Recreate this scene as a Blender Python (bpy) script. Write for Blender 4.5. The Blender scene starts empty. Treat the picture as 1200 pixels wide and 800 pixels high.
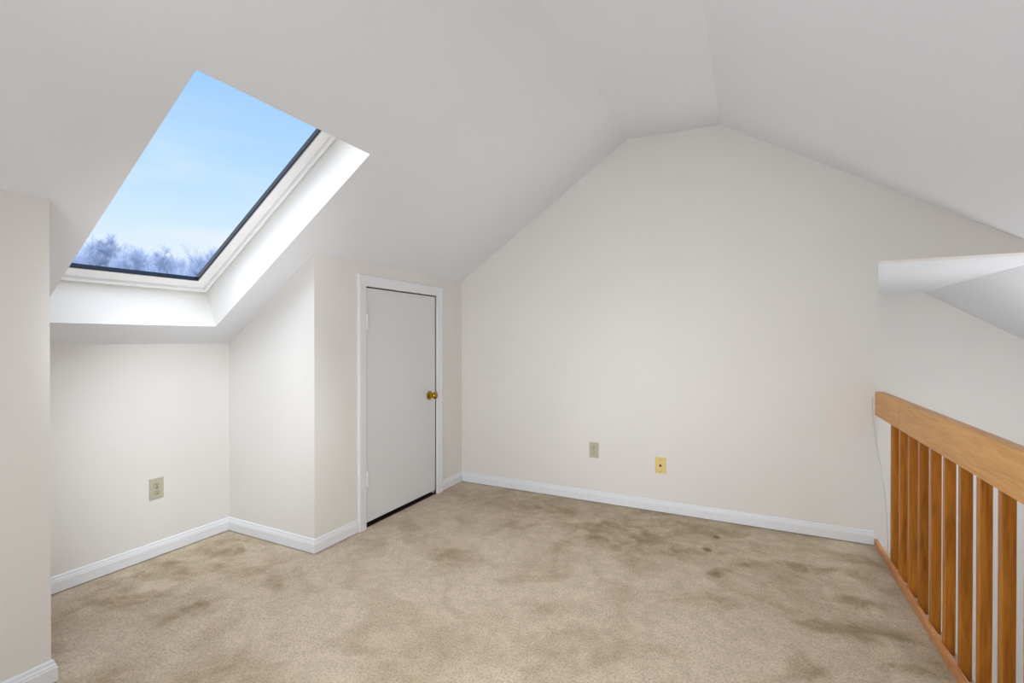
import bpy, bmesh, math, random
from mathutils import Vector, Matrix

scene = bpy.context.scene
COL = scene.collection
random.seed(7)

# ------------------------------------------------------------------ measures
ZK = 1.716          # top of the knee wall
S = 0.6772          # pitch of the left roof slope
LS = math.sqrt(1 + S * S)
XR1, XR2 = 1.418, 2.040                 # flat strip of the ceiling
ZFL, ZF = ZK + S * XR1, 2.657
XE = 2.899          # end of the gable wall
ZO = 1.683          # underside of the header beyond it
A = 0.770           # depth of the alcove under the skylight
Y1, Y2 = -1.557, -2.706                 # alcove sides
YD1, YD2, ZD = -1.152, -0.379, 1.562    # little door
YB = -5.0           # wall behind the camera
XW = 5.1            # wall right of the stairwell
YF = 2.52           # far wall of the stairwell
ZL = -2.5           # lower floor
BH, BT = 0.083, 0.014


# ------------------------------------------------------------------ materials
class NT:
    def __init__(self, name):
        self.m = bpy.data.materials.new(name)
        self.m.use_nodes = True
        self.t = self.m.node_tree
        self.n = self.t.nodes
        self.b = self.n['Principled BSDF']

    def add(self, kind, **kw):
        o = self.n.new(kind)
        for k, v in kw.items():
            setattr(o, k, v)
        return o

    def link(self, a, b):
        self.t.links.new(a, b)


def s2l(c):
    return tuple(((v / 255) / 12.92 if v / 255 <= .04045 else ((v / 255 + .055) / 1.055) ** 2.4) for v in c) + (1,)


def paint(name, rgb, rough=.6, var=.03, bump=.02, spec=.3, scale=2.2):
    k = NT(name)
    tc = k.add('ShaderNodeTexCoord')
    nz = k.add('ShaderNodeTexNoise')
    nz.inputs['Scale'].default_value = scale
    nz.inputs['Detail'].default_value = 3
    k.link(tc.outputs['Object'], nz.inputs['Vector'])
    cr = k.add('ShaderNodeValToRGB')
    c = s2l(rgb)
    cr.color_ramp.elements[0].position = .3
    cr.color_ramp.elements[1].position = .7
    cr.color_ramp.elements[0].color = tuple(v * (1 - var) for v in c[:3]) + (1,)
    cr.color_ramp.elements[1].color = tuple(min(1, v * (1 + var)) for v in c[:3]) + (1,)
    k.link(nz.outputs['Fac'], cr.inputs['Fac'])
    k.link(cr.outputs['Color'], k.b.inputs['Base Color'])
    k.b.inputs['Roughness'].default_value = rough
    k.b.inputs['Specular IOR Level'].default_value = spec
    if bump:
        n2 = k.add('ShaderNodeTexNoise')
        n2.inputs['Scale'].default_value = 160
        n2.inputs['Detail'].default_value = 2
        k.link(tc.outputs['Object'], n2.inputs['Vector'])
        bp = k.add('ShaderNodeBump')
        bp.inputs['Strength'].default_value = bump
        bp.inputs['Distance'].default_value = .004
        k.link(n2.outputs['Fac'], bp.inputs['Height'])
        k.link(bp.outputs['Normal'], k.b.inputs['Normal'])
    return k.m


def plain(name, rgb, rough=.5, metal=0.0, spec=.5):
    k = NT(name)
    tc = k.add('ShaderNodeTexCoord')
    nz = k.add('ShaderNodeTexNoise')
    nz.inputs['Scale'].default_value = 35
    k.link(tc.outputs['Object'], nz.inputs['Vector'])
    mx = k.add('ShaderNodeMix', data_type='RGBA')
    c = s2l(rgb)
    mx.inputs['A'].default_value = tuple(v * .93 for v in c[:3]) + (1,)
    mx.inputs['B'].default_value = tuple(min(1, v * 1.05) for v in c[:3]) + (1,)
    k.link(nz.outputs['Fac'], mx.inputs['Factor'])
    k.link(mx.outputs['Result'], k.b.inputs['Base Color'])
    k.b.inputs['Roughness'].default_value = rough
    k.b.inputs['Metallic'].default_value = metal
    k.b.inputs['Specular IOR Level'].default_value = spec
    return k.m


def wood(name, light, dark, grain_axis, rough=.38):
    """oak: long fine grain along one axis"""
    k = NT(name)
    tc = k.add('ShaderNodeTexCoord')
    oi = k.add('ShaderNodeObjectInfo')
    off = k.add('ShaderNodeVectorMath', operation='SCALE')
    cb = k.add('ShaderNodeCombineXYZ')
    for i in range(3):
        k.link(oi.outputs['Random'], cb.inputs[i])
    k.link(cb.outputs[0], off.inputs[0])
    off.inputs['Scale'].default_value = 40
    ad = k.add('ShaderNodeVectorMath', operation='ADD')
    k.link(tc.outputs['Object'], ad.inputs[0])
    k.link(off.outputs[0], ad.inputs[1])
    mp = k.add('ShaderNodeMapping')
    sc = [1, 1, 1]
    sc[grain_axis] = .07
    mp.inputs['Scale'].default_value = sc
    k.link(ad.outputs[0], mp.inputs['Vector'])
    n1 = k.add('ShaderNodeTexNoise')
    n1.inputs['Scale'].default_value = 38
    n1.inputs['Detail'].default_value = 5
    n1.inputs['Distortion'].default_value = 1.2
    k.link(mp.outputs[0], n1.inputs['Vector'])
    n2 = k.add('ShaderNodeTexNoise')
    n2.inputs['Scale'].default_value = 190
    n2.inputs['Detail'].default_value = 3
    k.link(mp.outputs[0], n2.inputs['Vector'])
    mm = k.add('ShaderNodeMath', operation='MULTIPLY_ADD')
    mm.inputs[1].default_value = .35
    k.link(n2.outputs['Fac'], mm.inputs[0])
    m2 = k.add('ShaderNodeMath', operation='MULTIPLY')
    m2.inputs[1].default_value = .65
    k.link(n1.outputs['Fac'], m2.inputs[0])
    k.link(m2.outputs[0], mm.inputs[2])
    cr = k.add('ShaderNodeValToRGB')
    cr.color_ramp.elements[0].position = .34
    cr.color_ramp.elements[1].position = .62
    cr.color_ramp.elements[0].color = s2l(dark)
    cr.color_ramp.elements[1].color = s2l(light)
    k.link(mm.outputs[0], cr.inputs['Fac'])
    # each board a touch different
    hs = k.add('ShaderNodeHueSaturation')
    mr = k.add('ShaderNodeMapRange')
    mr.inputs['To Min'].default_value = .86
    mr.inputs['To Max'].default_value = 1.06
    k.link(oi.outputs['Random'], mr.inputs['Value'])
    k.link(mr.outputs[0], hs.inputs['Value'])
    k.link(cr.outputs['Color'], hs.inputs['Color'])
    k.link(hs.outputs[0], k.b.inputs['Base Color'])
    k.b.inputs['Roughness'].default_value = rough
    k.b.inputs['Specular IOR Level'].default_value = .35
    bp = k.add('ShaderNodeBump')
    bp.inputs['Strength'].default_value = .08
    bp.inputs['Distance'].default_value = .002
    k.link(mm.outputs[0], bp.inputs['Height'])
    k.link(bp.outputs['Normal'], k.b.inputs['Normal'])
    return k.m


# trampled and stained places of the carpet, nap shading put into the colour: x, y, radius x, radius y, angle, weight
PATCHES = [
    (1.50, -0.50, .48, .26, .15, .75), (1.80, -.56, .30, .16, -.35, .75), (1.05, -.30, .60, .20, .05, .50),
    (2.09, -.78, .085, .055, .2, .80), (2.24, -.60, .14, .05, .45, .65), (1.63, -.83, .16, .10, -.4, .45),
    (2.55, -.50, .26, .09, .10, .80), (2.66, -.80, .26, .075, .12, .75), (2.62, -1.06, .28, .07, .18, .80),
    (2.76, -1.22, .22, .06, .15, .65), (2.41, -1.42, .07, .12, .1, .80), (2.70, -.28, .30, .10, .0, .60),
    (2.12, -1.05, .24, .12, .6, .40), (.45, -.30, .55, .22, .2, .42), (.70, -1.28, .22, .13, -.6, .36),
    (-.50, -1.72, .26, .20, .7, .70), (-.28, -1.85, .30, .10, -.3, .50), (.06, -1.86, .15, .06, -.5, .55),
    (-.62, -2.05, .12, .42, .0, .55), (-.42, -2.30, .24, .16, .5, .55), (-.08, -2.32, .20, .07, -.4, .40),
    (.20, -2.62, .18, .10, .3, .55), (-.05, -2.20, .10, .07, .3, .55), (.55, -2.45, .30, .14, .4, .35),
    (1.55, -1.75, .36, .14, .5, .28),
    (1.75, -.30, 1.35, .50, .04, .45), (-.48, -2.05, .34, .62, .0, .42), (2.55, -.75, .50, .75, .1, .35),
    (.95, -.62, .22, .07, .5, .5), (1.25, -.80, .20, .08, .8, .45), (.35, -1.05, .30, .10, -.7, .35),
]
SPOTS = [(2.035, -.293, .026, .9), (2.002, -.512, .030, .9), (1.52, -.72, .05, .5)]


def carpet():
    k = NT('beige_carpet')
    tc = k.add('ShaderNodeTexCoord')
    pos = tc.outputs['Object']
    # ragged edges: the coordinates wander a little
    wn = k.add('ShaderNodeTexNoise')
    wn.inputs['Scale'].default_value = 5.5
    wn.inputs['Detail'].default_value = 4
    k.link(pos, wn.inputs['Vector'])
    sub = k.add('ShaderNodeVectorMath', operation='SUBTRACT')
    sub.inputs[1].default_value = (.5, .5, .5)
    k.link(wn.outputs['Color'], sub.inputs[0])
    scl = k.add('ShaderNodeVectorMath', operation='SCALE')
    scl.inputs['Scale'].default_value = .30
    k.link(sub.outputs[0], scl.inputs[0])
    wp = k.add('ShaderNodeVectorMath', operation='ADD')
    k.link(pos, wp.inputs[0])
    k.link(scl.outputs[0], wp.inputs[1])
    total = None

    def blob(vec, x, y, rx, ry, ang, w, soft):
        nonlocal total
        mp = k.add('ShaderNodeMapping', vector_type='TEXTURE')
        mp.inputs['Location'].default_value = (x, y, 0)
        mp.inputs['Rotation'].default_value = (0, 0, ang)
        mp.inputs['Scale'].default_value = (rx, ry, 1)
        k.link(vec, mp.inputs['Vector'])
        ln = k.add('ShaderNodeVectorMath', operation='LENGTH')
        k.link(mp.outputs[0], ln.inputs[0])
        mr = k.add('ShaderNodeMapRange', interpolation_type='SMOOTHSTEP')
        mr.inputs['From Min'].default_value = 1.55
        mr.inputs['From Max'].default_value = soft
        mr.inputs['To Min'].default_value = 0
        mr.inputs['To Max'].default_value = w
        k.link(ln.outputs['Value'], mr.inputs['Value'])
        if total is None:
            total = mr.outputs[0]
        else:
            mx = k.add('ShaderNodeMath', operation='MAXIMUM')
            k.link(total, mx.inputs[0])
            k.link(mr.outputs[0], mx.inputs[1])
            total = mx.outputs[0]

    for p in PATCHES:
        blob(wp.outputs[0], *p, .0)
    # broken up by the lie of the pile
    nb = k.add('ShaderNodeTexNoise')
    nb.inputs['Scale'].default_value = 7
    nb.inputs['Detail'].default_value = 6
    nb.inputs['Roughness'].default_value = .62
    nb.inputs['Distortion'].default_value = .8
    k.link(pos, nb.inputs['Vector'])
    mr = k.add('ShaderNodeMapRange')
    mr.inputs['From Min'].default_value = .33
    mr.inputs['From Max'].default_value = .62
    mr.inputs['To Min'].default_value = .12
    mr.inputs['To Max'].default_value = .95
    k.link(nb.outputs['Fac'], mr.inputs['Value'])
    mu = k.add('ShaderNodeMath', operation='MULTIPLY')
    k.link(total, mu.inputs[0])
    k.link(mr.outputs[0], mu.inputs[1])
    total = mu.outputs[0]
    sw = k.add('ShaderNodeVectorMath', operation='SCALE')
    sw.inputs['Scale'].default_value = .12
    k.link(scl.outputs[0], sw.inputs[0])
    wp2 = k.add('ShaderNodeVectorMath', operation='ADD')
    k.link(pos, wp2.inputs[0])
    k.link(sw.outputs[0], wp2.inputs[1])
    for x, y, r, w in SPOTS:
        blob(wp2.outputs[0], x, y, r, r * 1.2, .3, w, .3)
    # overall faint mottling
    nm = k.add('ShaderNodeTexNoise')
    nm.inputs['Scale'].default_value = 3.2
    nm.inputs['Detail'].default_value = 5
    nm.inputs['Distortion'].default_value = 1.0
    k.link(pos, nm.inputs['Vector'])
    mr2 = k.add('ShaderNodeMapRange')
    mr2.inputs['From Min'].default_value = .48
    mr2.inputs['From Max'].default_value = .75
    mr2.inputs['To Min'].default_value = 0
    mr2.inputs['To Max'].default_value = .35
    k.link(nm.outputs['Fac'], mr2.inputs['Value'])
    ad = k.add('ShaderNodeMath', operation='ADD', use_clamp=True)
    k.link(total, ad.inputs[0])
    k.link(mr2.outputs[0], ad.inputs[1])
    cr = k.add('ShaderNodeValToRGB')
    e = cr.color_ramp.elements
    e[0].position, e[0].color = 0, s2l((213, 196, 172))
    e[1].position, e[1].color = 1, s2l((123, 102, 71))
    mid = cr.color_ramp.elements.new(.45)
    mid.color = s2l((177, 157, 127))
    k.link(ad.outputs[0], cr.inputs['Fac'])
    # tufts
    vo = k.add('ShaderNodeTexNoise')
    vo.inputs['Scale'].default_value = 105
    vo.inputs['Detail'].default_value = 5
    vo.inputs['Roughness'].default_value = .75
    k.link(pos, vo.inputs['Vector'])
    v2 = k.add('ShaderNodeTexNoise')
    v2.inputs['Scale'].default_value = 230
    v2.inputs['Detail'].default_value = 2
    k.link(pos, v2.inputs['Vector'])
    mr3 = k.add('ShaderNodeMapRange')
    mr3.inputs['From Min'].default_value = .33
    mr3.inputs['From Max'].default_value = .54
    mr3.inputs['To Min'].default_value = .60
    mr3.inputs['To Max'].default_value = 1.10
    k.link(vo.outputs['Fac'], mr3.inputs['Value'])
    mr4 = k.add('ShaderNodeMapRange')
    mr4.inputs['From Min'].default_value = .3
    mr4.inputs['From Max'].default_value = .7
    mr4.inputs['To Min'].default_value = .88
    mr4.inputs['To Max'].default_value = 1.10
    k.link(v2.outputs['Fac'], mr4.inputs['Value'])
    tm = k.add('ShaderNodeMath', operation='MULTIPLY')
    k.link(mr3.outputs[0], tm.inputs[0])
    k.link(mr4.outputs[0], tm.inputs[1])
    mc = k.add('ShaderNodeMix', data_type='RGBA', blend_type='MULTIPLY')
    mc.inputs['Factor'].default_value = 1
    k.link(cr.outputs['Color'], mc.inputs['A'])
    # the pile lies in small crumbly drifts
    cn = k.add('ShaderNodeTexNoise')
    cn.inputs['Scale'].default_value = 15
    cn.inputs['Detail'].default_value = 6
    cn.inputs['Roughness'].default_value = .72
    cn.inputs['Distortion'].default_value = .5
    k.link(pos, cn.inputs['Vector'])
    mr5 = k.add('ShaderNodeMapRange')
    mr5.inputs['From Min'].default_value = .34
    mr5.inputs['From Max'].default_value = .60
    mr5.inputs['To Min'].default_value = .85
    mr5.inputs['To Max'].default_value = 1.05
    k.link(cn.outputs['Fac'], mr5.inputs['Value'])
    t2 = k.add('ShaderNodeMath', operation='MULTIPLY')
    k.link(tm.outputs[0], t2.inputs[0])
    k.link(mr5.outputs[0], t2.inputs[1])
    k.link(t2.outputs[0], mc.inputs['B'])
    k.link(mc.outputs['Result'], k.b.inputs['Base Color'])
    k.b.inputs['Roughness'].default_value = .95
    k.b.inputs['Specular IOR Level'].default_value = .1
    k.b.inputs['Sheen Weight'].default_value = .15
    h = k.add('ShaderNodeMath', operation='MULTIPLY_ADD')
    h.inputs[1].default_value = .3
    k.link(v2.outputs['Fac'], h.inputs[0])
    k.link(vo.outputs['Fac'], h.inputs[2])
    bp = k.add('ShaderNodeBump')
    bp.inputs['Strength'].default_value = .6
    bp.inputs['Distance'].default_value = .016
    k.link(h.outputs[0], bp.inputs['Height'])
    k.link(bp.outputs['Normal'], k.b.inputs['Normal'])
    return k.m


def glass():
    k = NT('window_glass')
    out = k.n['Material Output']
    tr = k.add('ShaderNodeBsdfTransparent')
    nz = k.add('ShaderNodeTexNoise')
    nz.inputs['Scale'].default_value = 3
    cr = k.add('ShaderNodeValToRGB')
    cr.color_ramp.elements[0].color = (.97, .985, 1, 1)
    cr.color_ramp.elements[1].color = (.99, 1, 1, 1)
    k.link(nz.outputs['Fac'], cr.inputs['Fac'])
    k.link(cr.outputs['Color'], tr.inputs['Color'])
    gl = k.add('ShaderNodeBsdfGlossy')
    gl.inputs['Roughness'].default_value = .02
    fr = k.add('ShaderNodeFresnel')
    fr.inputs['IOR'].default_value = 1.06
    ms = k.add('ShaderNodeMixShader')
    k.link(fr.outputs[0], ms.inputs[0])
    k.link(tr.outputs[0], ms.inputs[1])
    k.link(gl.outputs[0], ms.inputs[2])
    k.link(ms.outputs[0], out.inputs['Surface'])
    return k.m


M = dict(
    wall=paint('wall_paint', (224, 221, 217), var=.012),
    ceil=paint('ceiling_paint', (228, 231, 236), var=.008, rough=.8),
    well=paint('skylight_well_paint', (240, 238, 234), var=.008, rough=.5),
    trim=paint('white_trim_paint', (227, 229, 233), rough=.35, var=.01, bump=0, spec=.45),
    door=paint('door_paint', (216, 217, 218), rough=.4, var=.012, bump=0, spec=.4),
    frame=paint('skylight_frame_paint', (250, 251, 252), rough=.3, var=.008, bump=0, spec=.5),
    gasket=plain('dark_blue_gasket', (10, 24, 44), .5, 0, .2),
    bead=plain('grey_glazing_bead', (150, 155, 165), .3, .6),
    hinge=plain('white_painted_hinge', (235, 235, 235), .3),
    brass=plain('aged_brass', (176, 136, 48), .22, 1.0),
    almond=plain('almond_plastic', (184, 181, 160), .4),
    almond2=plain('almond_receptacle_plastic', (180, 175, 146), .35),
    ivory=plain('yellowed_ivory_plastic', (226, 202, 128), .4),
    dark=plain('dark_slot_and_gap_shade', (30, 26, 20), .6),
    steel=plain('dull_steel_screw', (130, 125, 105), .35, .8),
    wire=plain('grey_cable_sheath', (196, 193, 190), .5),
    rail=wood('oak_handrail', (230, 172, 98), (200, 138, 66), 1),
    bal=wood('oak_baluster', (186, 118, 36), (142, 82, 12), 2),
    shoe=wood('oak_shoe_rail', (200, 142, 92), (162, 104, 60), 1),
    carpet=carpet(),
    glass=glass(),
    bark=plain('frosty_bark_with_haze', (168, 178, 200), .9, 0, .1),  # distance haze is put into this blue-grey colour
    snow=paint('snowy_ground', (205, 212, 222), var=.05, scale=.3),
    lower=paint('lower_floor_carpet', (190, 176, 156), rough=.9),
)


# ------------------------------------------------------------------ mesh helpers
def quad_mesh(faces):
    """faces: lists of points"""
    bm = bmesh.new()
    for f in faces:
        bm.faces.new([bm.verts.new(p) for p in f])
    bmesh.ops.remove_doubles(bm, verts=bm.verts, dist=1e-5)
    return bm


def add_box(bm, lo, hi, bev=0, seg=2):
    x0, y0, z0 = lo
    x1, y1, z1 = hi
    v = [bm.verts.new(p) for p in ((x0, y0, z0), (x1, y0, z0), (x1, y1, z0), (x0, y1, z0),
                                   (x0, y0, z1), (x1, y0, z1), (x1, y1, z1), (x0, y1, z1))]
    fs = [bm.faces.new([v[i] for i in q]) for q in ((3, 2, 1, 0), (4, 5, 6, 7), (0, 1, 5, 4), (1, 2, 6, 5), (2, 3, 7, 6), (3, 0, 4, 7))]
    if bev:
        es = list({e for f in fs for e in f.edges})
        bmesh.ops.bevel(bm, geom=es, offset=bev, segments=seg, profile=.5, affect='EDGES')
    return v


def box(lo, hi, bev=0, seg=2):
    bm = bmesh.new()
    add_box(bm, lo, hi, bev, seg)
    return bm


def prism(poly, axis, lo, hi):
    """extrude a polygon (pairs of the two other axes) along an axis"""
    bm = bmesh.new()

    def pt(p, d):
        q = list(p)
        q.insert(axis, d)
        return q
    a = [bm.verts.new(pt(p, lo)) for p in poly]
    b = [bm.verts.new(pt(p, hi)) for p in poly]
    bm.faces.new(a)
    bm.faces.new(list(reversed(b)))
    n = len(poly)
    for i in range(n):
        bm.faces.new([a[i], b[i], b[(i + 1) % n], a[(i + 1) % n]])
    bmesh.ops.recalc_face_normals(bm, faces=bm.faces)
    return bm


def loft(rings, closed_ring=True, caps=True):
    bm = bmesh.new()
    vs = [[bm.verts.new(p) for p in r] for r in rings]
    n = len(vs[0])
    for r0, r1 in zip(vs, vs[1:]):
        for i in range(n if closed_ring else n - 1):
            j = (i + 1) % n
            bm.faces.new([r0[i], r0[j], r1[j], r1[i]])
    if caps:
        bm.faces.new(vs[0])
        bm.faces.new(list(reversed(vs[-1])))
    bmesh.ops.recalc_face_normals(bm, faces=bm.faces)
    return bm


def lathe(profile, axis_dir, origin, seg=24):
    """profile: (distance along the axis, radius)"""
    ax = Vector(axis_dir).normalized()
    u = ax.orthogonal().normalized()
    v = ax.cross(u)
    o = Vector(origin)
    return loft([[o + ax * d + (u * math.cos(t) + v * math.sin(t)) * max(r, 1e-4)
                  for t in [2 * math.pi * i / seg for i in range(seg)]] for d, r in profile])


def tube(points, r, seg=8):
    pts = [Vector(p) for p in points]
    rings = []
    for i, p in enumerate(pts):
        d = (pts[min(i + 1, len(pts) - 1)] - pts[max(i - 1, 0)]).normalized()
        u = d.cross(Vector((0, 1, 0))).normalized()
        v = d.cross(u)
        rings.append([p + (u * math.cos(t) + v * math.sin(t)) * r for t in [2 * math.pi * k / seg for k in range(seg)]])
    return loft(rings)


def link(name, bm, mat, parent=None, smooth=False, recenter=True):
    me = bpy.data.meshes.new(name)
    bmesh.ops.recalc_face_normals(bm, faces=bm.faces)
    bm.to_mesh(me)
    bm.free()
    me.materials.append(mat)
    if smooth:
        for p in me.polygons:
            p.use_smooth = True
        try:
            me.set_sharp_from_angle(angle=math.radians(40))
        except Exception:
            pass
    o = bpy.data.objects.new(name, me)
    COL.objects.link(o)
    if parent is not None:
        o.parent = parent
    elif recenter:
        xs = [v.co for v in me.vertices]
        c = Vector(((min(v.x for v in xs) + max(v.x for v in xs)) / 2,
                    (min(v.y for v in xs) + max(v.y for v in xs)) / 2, min(v.z for v in xs)))
        me.transform(Matrix.Translation(-c))
        o.location = c
    return o


def struct(name, bm, mat, parent=None, **kw):
    o = link(name, bm, mat, parent, **kw)
    if parent is None:
        o['kind'] = 'structure'
    return o


def empty(name, loc=(0, 0, 0), rotz=0):
    o = bpy.data.objects.new(name, None)
    o.empty_display_size = .1
    o.location = loc
    o.rotation_euler = (0, 0, rotz)
    COL.objects.link(o)
    return o


def tag(o, label, cat, group=None):
    o['label'] = label
    o['category'] = cat
    if group:
        o['group'] = group


def shift(bm, loc):
    bmesh.ops.translate(bm, verts=bm.verts, vec=-Vector(loc))
    return bm


def roof_l(x):
    return ZK + S * x


SR = (ZF - 1.749) / (3.526 - XR2)       # pitch of the right slope


def roof_r(x):
    return ZF - SR * (x - XR2)


# ------------------------------------------------------------------ floor
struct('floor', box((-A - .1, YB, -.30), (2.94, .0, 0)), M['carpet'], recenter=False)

# ------------------------------------------------------------------ walls
# gable wall: the part up to its free end, and the header over the stairwell opening
xh = XR2 + (ZF - ZO) / SR
wb = prism([(-A - .1, -.30), (XE, -.30), (XE, ZO), (xh, ZO), (XR2, ZF), (XR1, ZFL), (-A - .1, roof_l(-A - .1))], 1, 0, .12)
struct('wall_back', wb, M['wall'])

# knee wall with the little door's opening
wl = bmesh.new()
add_box(wl, (-.10, Y1, 0), (0, YD1, ZK))
add_box(wl, (-.10, YD2, 0), (0, 0, ZK))
add_box(wl, (-.10, YD1, ZD), (0, YD2, ZK))
struct('wall_left', wl, M['wall'])
# alcove
struct('wall_alcove_back', prism([(Y2 - .1, 0), (0, 0), (0, roof_l(-A)), (Y2 - .1, roof_l(-A))], 0, -A - .10, -A), M['wall'])
struct('wall_alcove_right', prism([(-A, 0), (-.10, 0), (-.10, roof_l(-.1)), (-A, roof_l(-A))], 1, Y1, Y1 + .10), M['wall'])
wf = bmesh.new()
struct('wall_alcove_left', prism([(-A, 0), (-.12, 0), (-.12, roof_l(-.12)), (-A, roof_l(-A))], 1, Y2 - .10, Y2), M['wall'])
struct('wall_left_front', box((-.12, YB, 0), (0, Y2, ZK)), M['wall'])
# the rest of the house shell
struct('wall_rear', prism([(-A - .1, ZL), (XW, ZL), (XW, roof_r(XW)), (XR2, ZF), (XR1, ZFL), (-A - .1, roof_l(-A - .1))], 1, YB - .12, YB), M['wall'])
struct('wall_right', box((XW, YB, ZL), (XW + .12, YF + .12, 1.25)), M['wall'])
struct('wall_stair_far', prism([(2.0, ZL), (XW, ZL), (XW, 1.25), (3.745, ZO), (2.0, ZO)], 1, YF, YF + .12), M['wall'])
struct('wall_stair_left', box((2.0, .12, ZL), (2.12, YF, ZO)), M['wall'])
struct('wall_stair_under', box((2.70, YB, ZL), (2.80, .12, -.30)), M['wall'])
struct('floor_lower', box((2.0, YB, ZL - .1), (XW, YF, ZL)), M['lower'])


# ------------------------------------------------------------------ ceiling
E1 = Vector((1, 0, S)) / LS
NN = Vector((-S, 0, 1)) / LS


def sp(a, y, d=0):
    """point on the left slope: a along the pitch from the knee wall, d outwards"""
    return Vector((0, y, ZK)) + E1 * a * 1.0 + NN * d


WA0, WA1, WY0, WY1, WD = -.749, .703, -2.541, -1.734, .225
TOPA = XR1 * LS
LOWA = -(A + .12) * LS


def slope_with_hole():
    fs = []
    for d in (0, .20):
        o = [(LOWA, YB), (TOPA, YB), (TOPA, 0), (LOWA, 0)]
        i = [(WA0, WY0), (WA1, WY0), (WA1, WY1), (WA0, WY1)]
        for k in range(4):
            j = (k + 1) % 4
            fs.append([sp(*o[k], d), sp(*o[j], d), sp(*i[j], d), sp(*i[k], d)])
    return fs


fs = slope_with_hole()
# flat strip and right slope, with thickness
for dz in (0, .2):
    fs.append([(XR1, YB, ZFL + dz), (XR2, YB, ZF + dz), (XR2, 0, ZF + dz), (XR1, 0, ZFL + dz)])
    fs.append([(XR2, YB, ZF + dz), (XW, YB, roof_r(XW) + dz), (XW, 0, roof_r(XW) + dz), (XR2, 0, ZF + dz)])
cb = quad_mesh(fs)
struct('ceiling', cb, M['ceil'], recenter=False)
cs = bmesh.new()
for q in ([(2.0, 0.12, ZO), (3.745, 0.12, ZO), (3.745, YF, ZO), (2.0, YF, ZO)],
          [(3.745, 0.12, ZO), (XW, 0.12, ZO - .644 * (XW - 3.745)), (XW, YF, ZO - .644 * (XW - 3.745)), (3.745, YF, ZO)],
          [(XE, 0.0, ZO + .001), (xh, 0.0, ZO + .001), (xh, .12, ZO + .001), (XE, .12, ZO + .001)]):
    cs.faces.new([cs.verts.new(p) for p in q])
struct('ceiling_stairwell', cs, M['ceil'], recenter=False)
# gap-closer above the gable beyond the header
struct('wall_header', prism([(xh, ZO), (XW, roof_r(XW)), (XW, ZO + .1), (xh, ZO + .1)], 1, .0, .12), M['wall'])


# ------------------------------------------------------------------ skylight
def ring(a0, a1, y0, y1, d):
    return [sp(a0, y0, d), sp(a1, y0, d), sp(a1, y1, d), sp(a0, y1, d)]


FA0, FA1 = -.708, WA1 + .03            # the lining leans a little at the sill


def inset(t, d):
    return ring(FA0 + t, FA1 - t, WY0 + t, WY1 - t, d)


win = empty('window_1', tuple(sp((WA0 + WA1) / 2, (WY0 + WY1) / 2, 0)))
win['kind'] = 'structure'
WO = win.location.copy()
D0 = WD
link('well_lining', shift(loft([ring(WA0, WA1, WY0, WY1, 0), inset(0, D0 + .03)], caps=False), WO), M['well'], win)
link('window_frame', shift(loft([inset(t, D0 + d) for t, d in (
    (-.005, .03), (-.005, .012), (.004, .010), (.006, -.008), (.010, -.012), (.022, -.012), (.0245, -.008), (.0250, .014), (.0285, .014), (.0290, .004),
    (.082, .010), (.084, .030))], caps=False), WO), M['frame'], win)
link('glazing_bead', shift(loft([inset(t, D0 + d) for t, d in ((.082, .010), (.085, .004), (.093, .004), (.094, .016))], caps=False), WO), M['bead'], win)
link('gasket', shift(loft([inset(t, D0 + d) for t, d in ((.092, .012), (.0935, .001), (.1005, .001), (.1015, .022))], caps=False), WO), M['gasket'], win)
pb = bmesh.new()
pb.faces.new([pb.verts.new(p) for p in inset(.096, D0 + .018)])
link('pane', shift(pb, WO), M['glass'], win)


# ------------------------------------------------------------------ baseboards
PROF = [(0, .005), (BT, .005), (BT, .055), (.0115, .059), (.0115, .064), (.0085, .068), (.0065, .079), (.0035, BH), (0, BH)]


def baseboard(name, p0, p1, n, e0=0, e1=0):
    """p0 to p1 along the wall, n = into the room; e: +1 outside corner, -1 inside corner, 0 square end"""
    p0, p1, n = Vector(p0 + (0,)), Vector(p1 + (0,)), Vector(n + (0,))
    d = (p1 - p0).normalized()
    rings = []
    for p, s, e in ((p0, -1, e0), (p1, 1, e1)):
        rings.append([p + n * o + d * (s * e * o) + Vector((0, 0, z)) for o, z in PROF])
    return struct(name, loft(rings), M['trim'])


CW = .075
baseboard('baseboard_back', (0, 0), (XE - .018, 0), (0, -1), -1, 0)
baseboard('baseboard_left', (0, 0), (0, YD2 + CW), (1, 0), -1, 0)
baseboard('baseboard_left_middle', (0, YD1 - CW), (0, Y1), (1, 0), 0, 1)
baseboard('baseboard_alcove_right', (0, Y1), (-A, Y1), (0, -1), 1, -1)
baseboard('baseboard_alcove_back', (-A, Y1), (-A, Y2), (1, 0), -1, -1)
baseboard('baseboard_alcove_left', (-A, Y2), (0, Y2), (0, 1), -1, 1)
baseboard('baseboard_left_front', (0, Y2), (0, YB), (1, 0), 1, 0)

# ------------------------------------------------------------------ little door
door = empty('door_1', (0, (YD1 + YD2) / 2, 0))
door['kind'] = 'structure'
DO = door.location.copy()
link('door_panel', shift(box((-.040, YD1 + .004, .030), (-.004, YD2 - .004, ZD - .007), .002), DO), M['door'], door)
# casing: a moulded U around the opening
cp = [(0, -.02), (0, .008), (.006, .012), (.030, .014), (.060, .018), (.068, .018), (.074, .012), (.075, 0), (.075, -.001)]
rings = []
for i in range(4):
    r = []
    for w, t in cp:
        y = (YD1 - w) if i < 2 else (YD2 + w)
        z = 0.0 if i in (0, 3) else ZD + w
        r.append((t, y, z))
    rings.append(r)
link('door_casing', shift(loft(rings, closed_ring=True), DO), M['trim'], door, smooth=False)
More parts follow.
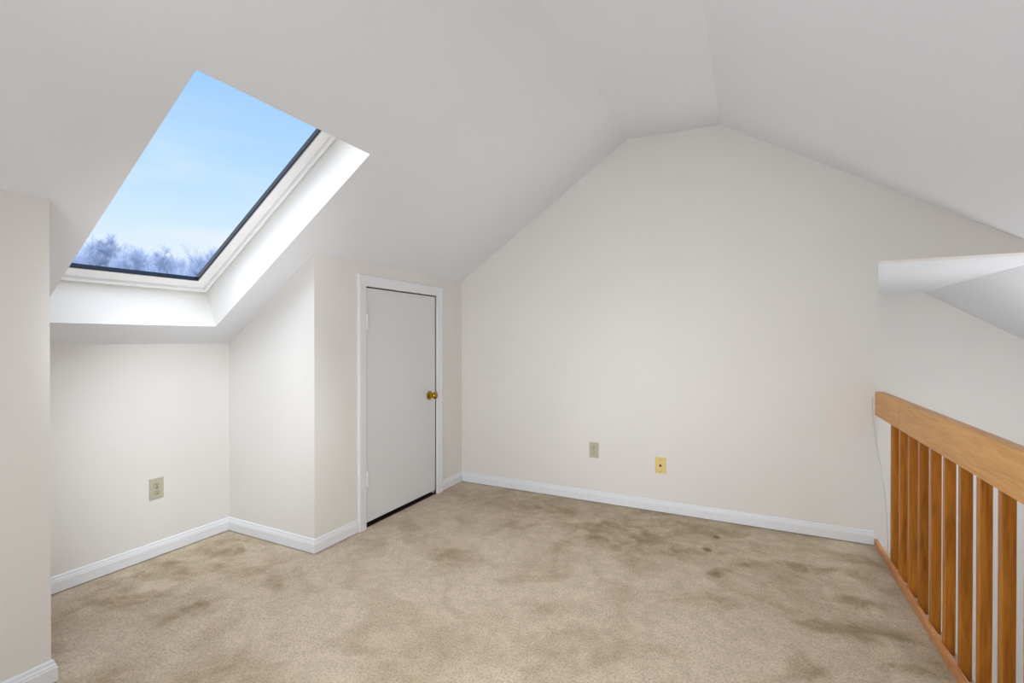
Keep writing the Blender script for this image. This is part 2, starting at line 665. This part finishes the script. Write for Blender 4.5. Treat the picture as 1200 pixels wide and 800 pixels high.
# door stop behind the panel
ds = bmesh.new()
add_box(ds, (-.060, YD1, 0), (-.042, YD1 + .012, ZD))
add_box(ds, (-.060, YD2 - .012, 0), (-.042, YD2, ZD))
add_box(ds, (-.060, YD1 + .012, ZD - .012), (-.042, YD2 - .012, ZD))
link('door_stop', shift(ds, DO), M['dark'], door)
link('gap_shade_strip', shift(box((-.095, YD1, .0005), (-.001, YD2, .004)), DO), M['dark'], door)  # dark strip added to paint the shade in the gap under the door
link('gap_shade_board', shift(box((-.075, YD1, .004), (-.062, YD2, .06)), DO), M['dark'], door)  # dark board added behind the gap, so it reads as deep shade
for z0, z1 in ((1.278, 1.383), (.268, .368)):
    hb = bmesh.new()
    add_box(hb, (-.004, YD1 + .010, z0), (.0015, YD1 + .024, z1), .0006, 1)
    ln = (z1 - z0)
    for k in range(5):
        a, b = z0 + ln * k / 5 + .001, z0 + ln * (k + 1) / 5 - .001
        c = lathe([(0, .006), (.001, .0075), (b - a - .001, .0075), (b - a, .006)], (0, 0, 1), (.009, YD1 + .006, a), 12)
        me = bpy.data.meshes.new('tmp')
        c.to_mesh(me)
        c.free()
        hb.from_mesh(me)
        bpy.data.meshes.remove(me)
    link('door_hinge', shift(hb, DO), M['hinge'], door, smooth=True)
KY, KZ = -.462, .787
kn = link('door_knob', shift(lathe([(-.004, .0), (-.0035, .033), (.001, .034), (.005, .031), (.008, .022), (.011, .014), (.022, .0115),
                                    (.030, .0125), (.035, .020), (.042, .0262), (.050, .0275), (.058, .0255), (.063, .019), (.065, .010), (.0655, 0)],
                                   (1, 0, 0), (0, KY, KZ), 32), DO), M['brass'], door, smooth=True)
kn['label'] = 'round aged brass knob'


# ------------------------------------------------------------------ wall plates (built facing -y, then turned)
def plate_bm(w, h, t):
    bm = bmesh.new()
    add_box(bm, (-w / 2, -t, -h / 2), (w / 2, 0.0, h / 2))
    es = [e for e in bm.edges if all(v.co.y < -t / 2 for v in e.verts)]
    bmesh.ops.bevel(bm, geom=es, offset=.0045, segments=3, profile=.5, affect='EDGES')
    return bm


def screw(parent, z, y):
    o = link('screw', lathe([(0, .0038), (.0012, .0036), (.0018, .002), (.0018, 0)], (0, -1, 0), (0, y, z), 14), M['steel'], parent, smooth=True)
    return o


def outlet(loc, rotz, label):
    t = empty('electrical_outlet', loc, rotz)
    tag(t, label, 'outlet', 'duplex outlets on the walls')
    link('cover_plate', plate_bm(.072, .116, .0065), M['almond'], t)
    for s in (-1, 1):
        zc = s * .0195
        pts = []
        for i in range(28):
            a = 2 * math.pi * i / 28
            pts.append((.0172 * math.cos(a), zc + max(-.0135, min(.0135, .0172 * math.sin(a)))))
        rb = link('receptacle', loft([[(x, -.005, z) for x, z in pts], [(x, -.0085, z) for x, z in pts],
                                      [(x * .93, -.0092, zc + (z - zc) * .93) for x, z in pts]]), M['almond2'], t)
        sb = bmesh.new()
        add_box(sb, (-.0074, -.0097, zc + .0005), (-.0052, -.008, zc + .0085))
        add_box(sb, (.0052, -.0097, zc + .0015), (.0074, -.008, zc + .0080))
        c = lathe([(0, .0028), (.0017, .0028)], (0, -1, 0), (0, -.008, zc - .0065), 12)
        me = bpy.data.meshes.new('tmp')
        c.to_mesh(me)
        c.free()
        sb.from_mesh(me)
        bpy.data.meshes.remove(me)
        link('slots', sb, M['dark'], rb)
    screw(t, 0, -.0063)
    return t


outlet((-A, -1.978, .383), math.radians(90), 'almond duplex outlet low on the alcove wall under the skylight')
outlet((1.172, 0, .389), 0, 'almond duplex outlet on the gable wall, left of the yellowed cable plate')
cpl = empty('cable_wall_plate', (1.656, 0, .329))
tag(cpl, 'yellowed ivory wall plate with a single cable socket, low on the gable wall', 'wall plate')
link('cover_plate', plate_bm(.073, .114, .0065), M['ivory'], cpl)
cj = link('cable_socket', lathe([(0, .0085), (.003, .0085), (.003, .006), (.011, .006), (.011, .002), (.008, 0)], (0, -1, 0), (0, -.0063, .0), 6), M['dark'], cpl)
cj['label'] = 'dark threaded cable socket'
screw(cpl, .0415, -.0063)
screw(cpl, -.0415, -.0063)

# ------------------------------------------------------------------ balustrade at the stairwell
rb = empty('stair_balustrade', (2.905, -2.4, 0))
tag(rb, 'oak balustrade with square balusters and a wide flat handrail along the stairwell edge', 'balustrade')
RO = rb.location.copy()
RX0, RX1, RZ0, RZ1 = 2.880, 2.928, .774, .915


def rail_board(ya, yb, e):
    """eased board, running along y"""
    prof = []
    r = .007
    for cx, cz, a0 in ((RX1 - r, RZ1 - r, 0), (RX0 + r, RZ1 - r, 90), (RX0 + r / 2, RZ0 + r / 2, 180), (RX1 - r / 2, RZ0 + r / 2, 270)):
        rr = r if a0 < 180 else r / 2
        for k in range(5):
            a = math.radians(a0 + 90 * k / 4)
            prof.append((cx + rr * math.cos(a), cz + rr * math.sin(a)))
    cx, cz = (RX0 + RX1) / 2, (RZ0 + RZ1) / 2
    rings = []
    for y, s in ((ya, e), (ya + e, 0), (yb - e, 0), (yb, e)):
        rings.append([(cx + (x - cx) * (1 - s / .024), y, cz + (z - cz) * (1 - s / .07)) for x, z in prof])
    return shift(loft(rings), RO)


h1 = link('handrail', rail_board(-.530, -.030, .0012), M['rail'], rb)
h1['label'] = 'short length of handrail butting the gable wall'
link('handrail', rail_board(YB + .02, -.5315, .0012), M['rail'], rb)
link('shoe_rail', shift(box((2.8815, YB + .02, 0), (2.8985, -.004, .040), .003), RO), M['shoe'], rb)
bal0 = None
for k in range(30):
    yf = -.287 - .155 * k
    if yf < YB + .15:
        break
    if bal0 is None:
        bal0 = link('baluster', box((-.0165, -.0145, 0), (.0165, .0145, RZ0 + .001), .0018, 1), M['bal'], rb)
        o = bal0
    else:
        o = bal0.copy()
        COL.objects.link(o)
        o.parent = rb
    o.location = Vector((2.9155, yf - .0145, 0)) - RO

# thin cable hanging at the end of the handrail
CAB = [(2.872, -.008, .875), (2.871, -.006, .83), (2.874, -.006, .77), (2.881, -.006, .70), (2.889, -.006, .63), (2.899, -.006, .56),
       (2.912, -.006, .48), (2.925, -.006, .38), (2.936, -.006, .28), (2.944, -.006, .16), (2.947, -.006, .03), (2.948, -.006, -.15), (2.948, -.006, -.28)]
cab = link('cable', tube(CAB, .0024), M['wire'], None, smooth=True)
tag(cab, 'thin grey cable hanging down the wall end beside the handrail', 'cable')


# ------------------------------------------------------------------ outdoors: winter trees seen through the skylight
def tree_mesh(seed, H):
    rnd = random.Random(seed)
    bm = bmesh.new()

    def stick(p, q, r0, r1):
        d = (q - p).normalized()
        u = d.orthogonal().normalized()
        v = d.cross(u)
        A_, B_ = [], []
        for k in range(3):
            t = 2 * math.pi * k / 3
            w = u * math.cos(t) + v * math.sin(t)
            A_.append(bm.verts.new(p + w * r0))
            B_.append(bm.verts.new(q + w * r1))
        for k in range(3):
            bm.faces.new([A_[k], A_[(k + 1) % 3], B_[(k + 1) % 3], B_[k]])

    def grow(p, d, ln, r, lev):
        q = p + d * ln
        stick(p, q, r, r * .6)
        if lev == 0:
            return
        n = (0, 13, 9, 8)[lev]
        for k in range(n):
            f = .25 + .75 * (k + rnd.random()) / n
            s = Vector((rnd.gauss(0, 1), rnd.gauss(0, 1), rnd.gauss(.25, .6)))
            dd = (d * .9 + s.normalized() * 1.0 + Vector((0, 0, .35))).normalized()
            grow(p + d * ln * f, dd, ln * rnd.uniform(.45, .75), max(r * .40, .006), lev - 1)

    top = Vector((rnd.uniform(-.2, .2), rnd.uniform(-.2, .2), H * .93))
    n = 7
    pr = Vector((0, 0, 0))
    for k in range(1, n + 1):
        q = top * (k / n) + Vector((rnd.uniform(-.12, .12), rnd.uniform(-.12, .12), 0))
        stick(pr, q, .20 * (1 - (k - 1) / n) + .03, .20 * (1 - k / n) + .03)
        pr = q
    for k in range(40):
        f = .34 + .64 * (k + rnd.random() * .6) / 40
        a = k * 2.4 + rnd.uniform(-.4, .4)
        d = Vector((math.cos(a), math.sin(a), rnd.uniform(1.0, 2.4))).normalized()
        grow(top * f, d, H * .17 * (1.3 - f * .72), .04 * (1.15 - f), 3 if k % 3 == 0 else 2)
    return bm


struct('ground_outside', quad_mesh([[(-90, -70, -4.6), (-1.5, -70, -4.6), (-1.5, 70, -4.6), (-90, 70, -4.6)]]), M['snow'])
CAM = Vector((2.2195, -3.494, 1.22))
TREES = [  # heading, distance, rise of the top, which shape, label
    ((-.934, .357), 30, .137, 0, 'bare bluish tree at the left edge of the skylight view'),
    ((-.918, .396), 46, .150, 1, 'tallest bare bluish tree, second from the left in the skylight'),
    ((-.909, .417), 36, .134, 2, 'bare bluish tree right of the tallest one in the skylight'),
    ((-.897, .442), 52, .128, 0, 'bare bluish tree at the middle of the skylight treeline'),
    ((-.887, .462), 41, .136, 1, 'bushy bare tree right of the middle of the skylight treeline'),
    ((-.873, .488), 58, .122, 2, 'low pale bare tree in the dip of the skylight treeline'),
    ((-.858, .514), 33, .142, 0, 'bare frosty tree at the right corner of the skylight'),
]
protos = {}
for i, (dr, dist, top, kind, label) in enumerate(TREES):
    H = 10.0
    top = CAM.z + dist * top
    if kind not in protos:
        protos[kind] = link('bare_tree', tree_mesh(31 + kind * 5, H), M['bark'], None, recenter=False)
        o = protos[kind]
    else:
        o = protos[kind].copy()
        COL.objects.link(o)
    o.location = (CAM.x + dr[0] * dist, CAM.y + dr[1] * dist, -4.6)
    k = (top + 4.6) / H
    o.scale = (k, k, k)
    o.rotation_euler = (0, 0, i * 1.3)
    tag(o, label, 'tree', 'bare winter trees seen through the skylight')

# ------------------------------------------------------------------ sky
w = bpy.data.worlds.new('winter_sky')
scene.world = w
w.use_nodes = True
nt = w.node_tree
bg = nt.nodes['Background']
tc = nt.nodes.new('ShaderNodeTexCoord')
sx = nt.nodes.new('ShaderNodeSeparateXYZ')
nt.links.new(tc.outputs['Generated'], sx.inputs[0])
cr = nt.nodes.new('ShaderNodeValToRGB')
el = cr.color_ramp.elements
el[0].position, el[0].color = 0.0, (.78, .88, .98, 1)
el[1].position, el[1].color = 1.0, (.22, .45, .92, 1)
for p, c in ((.10, (.82, .92, 1, 1)), (.19, (.68, .86, 1, 1)), (.30, (.50, .75, 1, 1)), (.44, (.36, .63, 1, 1))):
    e = el.new(p)
    e.color = c
nt.links.new(sx.outputs['Z'], cr.inputs['Fac'])
mp = nt.nodes.new('ShaderNodeMapping')
mp.inputs['Scale'].default_value = (2.2, 2.2, 9)
mp.inputs['Location'].default_value = (3.1, 1.7, .4)
nt.links.new(tc.outputs['Generated'], mp.inputs['Vector'])
nz = nt.nodes.new('ShaderNodeTexNoise')
nz.inputs['Scale'].default_value = 1.6
nz.inputs['Detail'].default_value = 5
nt.links.new(mp.outputs[0], nz.inputs['Vector'])
mr = nt.nodes.new('ShaderNodeMapRange')
mr.inputs['From Min'].default_value = .45
mr.inputs['From Max'].default_value = .72
mr.inputs['To Max'].default_value = .75
nt.links.new(nz.outputs['Fac'], mr.inputs['Value'])
fade = nt.nodes.new('ShaderNodeMapRange')
fade.inputs['From Min'].default_value = .42
fade.inputs['From Max'].default_value = .18
nt.links.new(sx.outputs['Z'], fade.inputs['Value'])
mu = nt.nodes.new('ShaderNodeMath')
mu.operation = 'MULTIPLY'
nt.links.new(mr.outputs[0], mu.inputs[0])
nt.links.new(fade.outputs[0], mu.inputs[1])
mx = nt.nodes.new('ShaderNodeMix')
mx.data_type = 'RGBA'
mx.inputs['B'].default_value = (.88, .93, .98, 1)
nt.links.new(mu.outputs[0], mx.inputs['Factor'])
nt.links.new(cr.outputs['Color'], mx.inputs['A'])
nt.links.new(mx.outputs['Result'], bg.inputs['Color'])
bg.inputs['Strength'].default_value = 1.0


# ------------------------------------------------------------------ lights, all added for fill, none in view
def lamp(name, kind, loc, energy, color=(1, 1, 1), rot=None, **kw):
    d = bpy.data.lights.new(name, kind)
    d.energy = energy
    d.color = color
    for k, v in kw.items():
        setattr(d, k, v)
    o = bpy.data.objects.new(name, d)
    o.location = loc
    if rot is not None:
        o.rotation_euler = Vector(rot).to_track_quat('-Z', 'Y').to_euler()
    COL.objects.link(o)
    return o


lamp('soft_sun_fill', 'SUN', (3, -6, 9), 4.0, (.96, .98, 1), rot=(-.48, .15, -.86), angle=math.radians(85))  # broad sun added to brighten the skylight well and alcove
lamp('west_sky_fill', 'SUN', (-9, -5, 9), 7.5, (.98, .985, 1), rot=(.80, .22, -.52), angle=math.radians(90))  # second broad sun, standing in for sky light coming through the skylight
lamp('room_fill', 'AREA', (.30, -3.28, 1.3), 13.5, (.915, .957, 1), rot=(1, .36, .0), size=.55, spread=math.radians(125))  # unseen fill added from the left, for the rail and right side
lamp('room_fill_high', 'AREA', (1.35, -3.55, 2.25), 8.5, (.915, .957, 1), rot=(-.10, .45, -.9), size=.7, spread=math.radians(110))  # unseen fill added overhead for the carpet and lower gable wall
lamp('room_fill_up', 'AREA', (1.3, -4.2, .4), 12.5, (.915, .957, 1), rot=(-.10, .40, 1), size=.9)  # unseen upward fill added to lift the ceiling
lamp('rear_fill', 'AREA', (2.5, -4.8, .95), 10, (.915, .957, 1), rot=(-.30, 1, -.02), size=.9, spread=math.radians(60))  # unseen fill added behind the camera for the gable wall
lamp('skylight_frame_fill', 'SPOT', (1.6, -2.9, .25), 85, (.95, .975, 1), rot=(-1.9, .97, 1.5), spot_size=math.radians(35), spot_blend=1.0, shadow_soft_size=.2)  # unseen spot added to brighten the skylight frame and the slope around it
lamp('alcove_fill', 'SPOT', (1.2, -2.9, 2.12), 162, (.88, .945, 1), rot=(-1.66, 1.0, -1.42), spot_size=math.radians(39), spot_blend=1.0, shadow_soft_size=.1)  # unseen spot added above the view to brighten the alcove
lamp('stair_fill', 'POINT', (4.3, .3, .5), 48, (.95, .97, 1), shadow_soft_size=.25)  # added point fill, standing in for daylight in the stairwell
lamp('stair_fill_low', 'POINT', (3.9, -.9, -.4), 8, (.95, .97, 1), shadow_soft_size=.2)  # added low point fill for light from the stairwell side

# ------------------------------------------------------------------ camera
cd = bpy.data.cameras.new('camera')
cam = bpy.data.objects.new('camera', cd)
COL.objects.link(cam)
cd.sensor_fit = 'HORIZONTAL'
cd.sensor_width = 36
cd.lens = 36 * 560.457 / 1200
cd.clip_start = .02
cd.clip_end = 300
cam.location = CAM
cam.rotation_euler = (math.radians(90) - .0044, 0, .4613)
scene.camera = cam

scene.view_settings.view_transform = 'Standard'
scene.view_settings.look = 'None'
scene.view_settings.exposure = 0
scene.view_settings.gamma = 1
scene.cycles.use_denoising = True
scene.cycles.max_bounces = 14
scene.cycles.diffuse_bounces = 6
scene.cycles.transparent_max_bounces = 12
